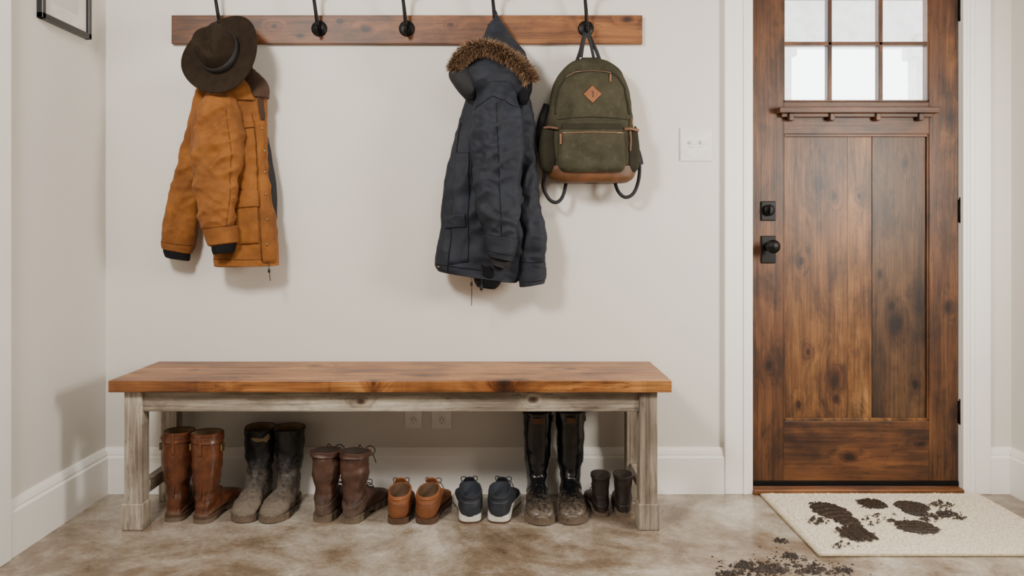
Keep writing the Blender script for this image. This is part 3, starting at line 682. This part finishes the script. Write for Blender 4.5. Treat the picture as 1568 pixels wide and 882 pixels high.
for i,(u,v,th) in enumerate(((922,793,92),(956,793,85))):
    x,y=heel_at(u,v)
    shoe('ankle_boot' if i==0 else 'ankle_boot.001',x,y,th,.21,[(.112,.195,-.002,.19,.042),(.110,.17,.0,.165,.040)]+boot_rings(.19)[3:],'small','inside','sole',ts=.024,side=(1,-1)[i],bands=((0,.05,'small',.003),(.3,.45,'small',.002)),lace=(.35,.6,4,'lace'),seed=i+24,wid=1.08)

# ---------------------------------------------------------------- rug, mud
rx0,rx1,ry0,ry1=1.010,1.862,2.495,3.062
b=B(); nx,ny=420,280
def rugz(x,y):
    e=min((x-rx0),(rx1-x),(y-ry0),(ry1-y)); r=min(1,max(0,e)/.012)
    bord=1-.35*math.exp(-((e-.028)/.005)**2)
    return .003+.011*math.sqrt(r)*bord+ (noise.noise(Vector((x*75,y*75,0)))*.0034+noise.noise(Vector((x*170,y*170,3)))*.0036)*r
R=[]
for i in range(nx+1):
    x=rx0+(rx1-rx0)*i/nx; row=[]
    for j in range(ny+1):
        y=ry0+(ry1-ry0)*j/ny; ex=noise.noise(Vector((x*30,y*30,9)))*.003
        row.append(Vector((x+(ex if i in (0,nx) else 0),y+(ex if j in (0,ny) else 0),rugz(x,y))))
    R.append(row)
b.loft(R,'rug',closed=False)
b.loft([[Vector((x,y,z)) for x,y in ((rx0,ry0),(rx1,ry0),(rx1,ry1),(rx0,ry1))] for z in (.0006,.004)],'rug_edge',True,False,True,False)
e_=[(rx0,ry0),(rx1,ry0),(rx1,ry1),(rx0,ry1)]
for i in range(4):
    a=Vector((*e_[i],.0055)); q=Vector((*e_[(i+1)%4],.0055)); b.tube([a,a.lerp(q,.33),a.lerp(q,.66),q],.0052,'rug_edge',8,hint=Vector((0,0,1)),sub=12)
b.obj('doormat')

def blob(b,cx,cy,L,W,ang,seed,z0,thr=.0,mode='sole',h=.004):
    n1,n2=84,56; ca,sa=math.cos(ang),math.sin(ang); k=b.mi('mud'); grid={}
    def f(u,v):
        if mode=='sole':
            w=.78+.16*math.cos((u-.3)*2.4)-.16*math.exp(-((u+.3)/.2)**2); q=1-(abs(u)**3.2+(abs(v)/max(.2,w))**2.8)
            q=min(q*1.4,.7)+noise.noise(Vector((u*5+seed*9,v*4,seed)))*.42+noise.noise(Vector((u*12+seed*9,v*10,seed+5)))*.38
            q-=.85*max(0,math.sin(u*22+abs(v)*3.5))**2
        elif mode=='heel':
            q=1-(abs(u)**2.6+abs(v)**2.6)+noise.noise(Vector((u*3+seed*9,v*3,seed)))*.55+noise.noise(Vector((u*9+seed*9,v*8,seed+5)))*.6
            q-=.8*max(0,math.sin(u*14+1))**3
        else:
            q=.6-(u*u+v*v)*.8+noise.noise(Vector((u*3+seed*9,v*3,seed)))*1.3+noise.noise(Vector((u*8+seed*9,v*8,seed+5)))*1.0+noise.noise(Vector((u*20+seed*9,v*20,seed+8)))*.5
        return q-thr
    for i in range(n1+1):
        for j in range(n2+1):
            u=-1.25+2.5*i/n1; v=-1.15+2.3*j/n2; grid[i,j]=(f(u,v),u*L/2,v*W/2)
    vs={}
    def vert(i,j):
        if (i,j) not in vs:
            q,a,c_=grid[i,j]; zz=z0+h*min(1,max(0,q)*2.2)*(1+.4*noise.noise(Vector((a*150,c_*150,seed))))
            vs[i,j]=b.bm.verts.new((cx+a*ca-c_*sa,cy+a*sa+c_*ca,zz))
        return vs[i,j]
    for i in range(n1):
        for j in range(n2):
            if sum(grid[q][0]>0 for q in ((i,j),(i+1,j),(i,j+1),(i+1,j+1)))>=2:
                fc=b.bm.faces.new((vert(i,j),vert(i+1,j),vert(i+1,j+1),vert(i,j+1))); fc.material_index=k; fc.smooth=True
b=B()
def onf(u,v,z=.0): 
    d=(EYE-z)*F/(v-CV); return (u-CX)/F*d,d
zr=.0178
for (u,v,L,W,ang,sd_,thr,mo) in ((1280,787,.25,.135,1.75,1,-.05,'sole'),(1335,771,.10,.10,.2,2,.0,'heel'),(1398,778,.15,.13,1.3,3,-.05,'sole'),(1404,807,.12,.13,1.5,4,.0,'heel'),(1311,817,.12,.13,.1,5,.0,'heel'),(1452,788,.12,.10,.3,6,.35,'x'),(1252,797,.09,.08,1.0,7,.5,'x'),(1425,792,.16,.08,.6,8,.6,'x'),(1350,795,.20,.14,.6,9,.85,'x'),(1290,835,.14,.08,.6,10,.9,'x'),(1440,772,.12,.08,.6,21,.6,'x')):
    x,y=onf(u,v,zr); blob(b,x,y,L,W,ang,sd_,zr,thr,mo,h=.005)
b.obj('muddy_footprints',recalc=True)
b=B()
for (u,v,L,W,ang,sd_,thr) in ((1180,872,.11,.09,.6,11,.35),(1140,866,.10,.08,.3,12,.45),(1245,874,.13,.08,.2,13,.45),(1195,829,.05,.05,.4,14,.45),(1290,875,.10,.07,.2,15,.6),(1115,880,.08,.05,.2,16,.4),(1212,853,.07,.06,.3,17,.5),(1160,876,.2,.14,.3,18,.8),(1225,866,.2,.12,.3,19,.85)):
    x,y=onf(u,v); blob(b,x,y,L,W,ang,sd_,.0008,thr,'x',h=.006)
for i in range(200):
    u=random.gauss(1195,62); v=random.gauss(866,13); 
    if v<815 or u<1090: continue
    x,y=onf(u,v)
    if x>rx0-.02 and y>ry0-.02: continue
    r=random.uniform(.0010,.0045)**1.0; b.lathe((x,y,0),(0,0,1),[(r,0.0002),(r*.9,r*.35),(r*.4,r*.6),(0,r*.62)],'mud',7)
b.obj('mud_crumbs')

# ---------------------------------------------------------------- lights, world, camera
def area(name,loc,aim,size,power,col,sy=None):
    l=bpy.data.lights.new(name,'AREA'); l.energy=power; l.color=col; l.size=size
    if sy: l.shape='RECTANGLE'; l.size_y=sy
    o=bpy.data.objects.new(name,l); o.location=loc; o.rotation_euler=(Vector(aim)-Vector(loc)).to_track_quat('-Z','Y').to_euler()
    bpy.context.collection.objects.link(o); return o
area('window_daylight_right',(1.93,1.85,1.35),(-.9,3.0,.8),.45,52,(1,.93,.84),.6)
area('key_lamp_left',(-1.15,.85,2.35),(.3,3.1,.75),.42,68,(1.0,.955,.89),.42)  # unseen key lamp added inside the room for brightness and shadows, no window there
area('overhead_fill',(.7,.9,2.6),(.7,1.7,0),.8,22,(1,.95,.88))  # added soft fill under the ceiling, not a fixture of the room
w=bpy.data.worlds.new('World'); bpy.context.scene.world=w; w.use_nodes=True
bg=w.node_tree.nodes['Background']; bg.inputs[0].default_value=(.93,.97,1,1); bg.inputs[1].default_value=8.0
cam=bpy.data.cameras.new('Camera'); co=bpy.data.objects.new('Camera',cam); bpy.context.collection.objects.link(co)
co.location=(0,0,EYE); co.rotation_euler=(math.pi/2,0,0); cam.sensor_width=36; cam.lens=36*F/1568
cam.shift_x=(784-CX)/1568; cam.shift_y=-(441-CV)/1568; cam.clip_start=.05
bpy.context.scene.camera=co
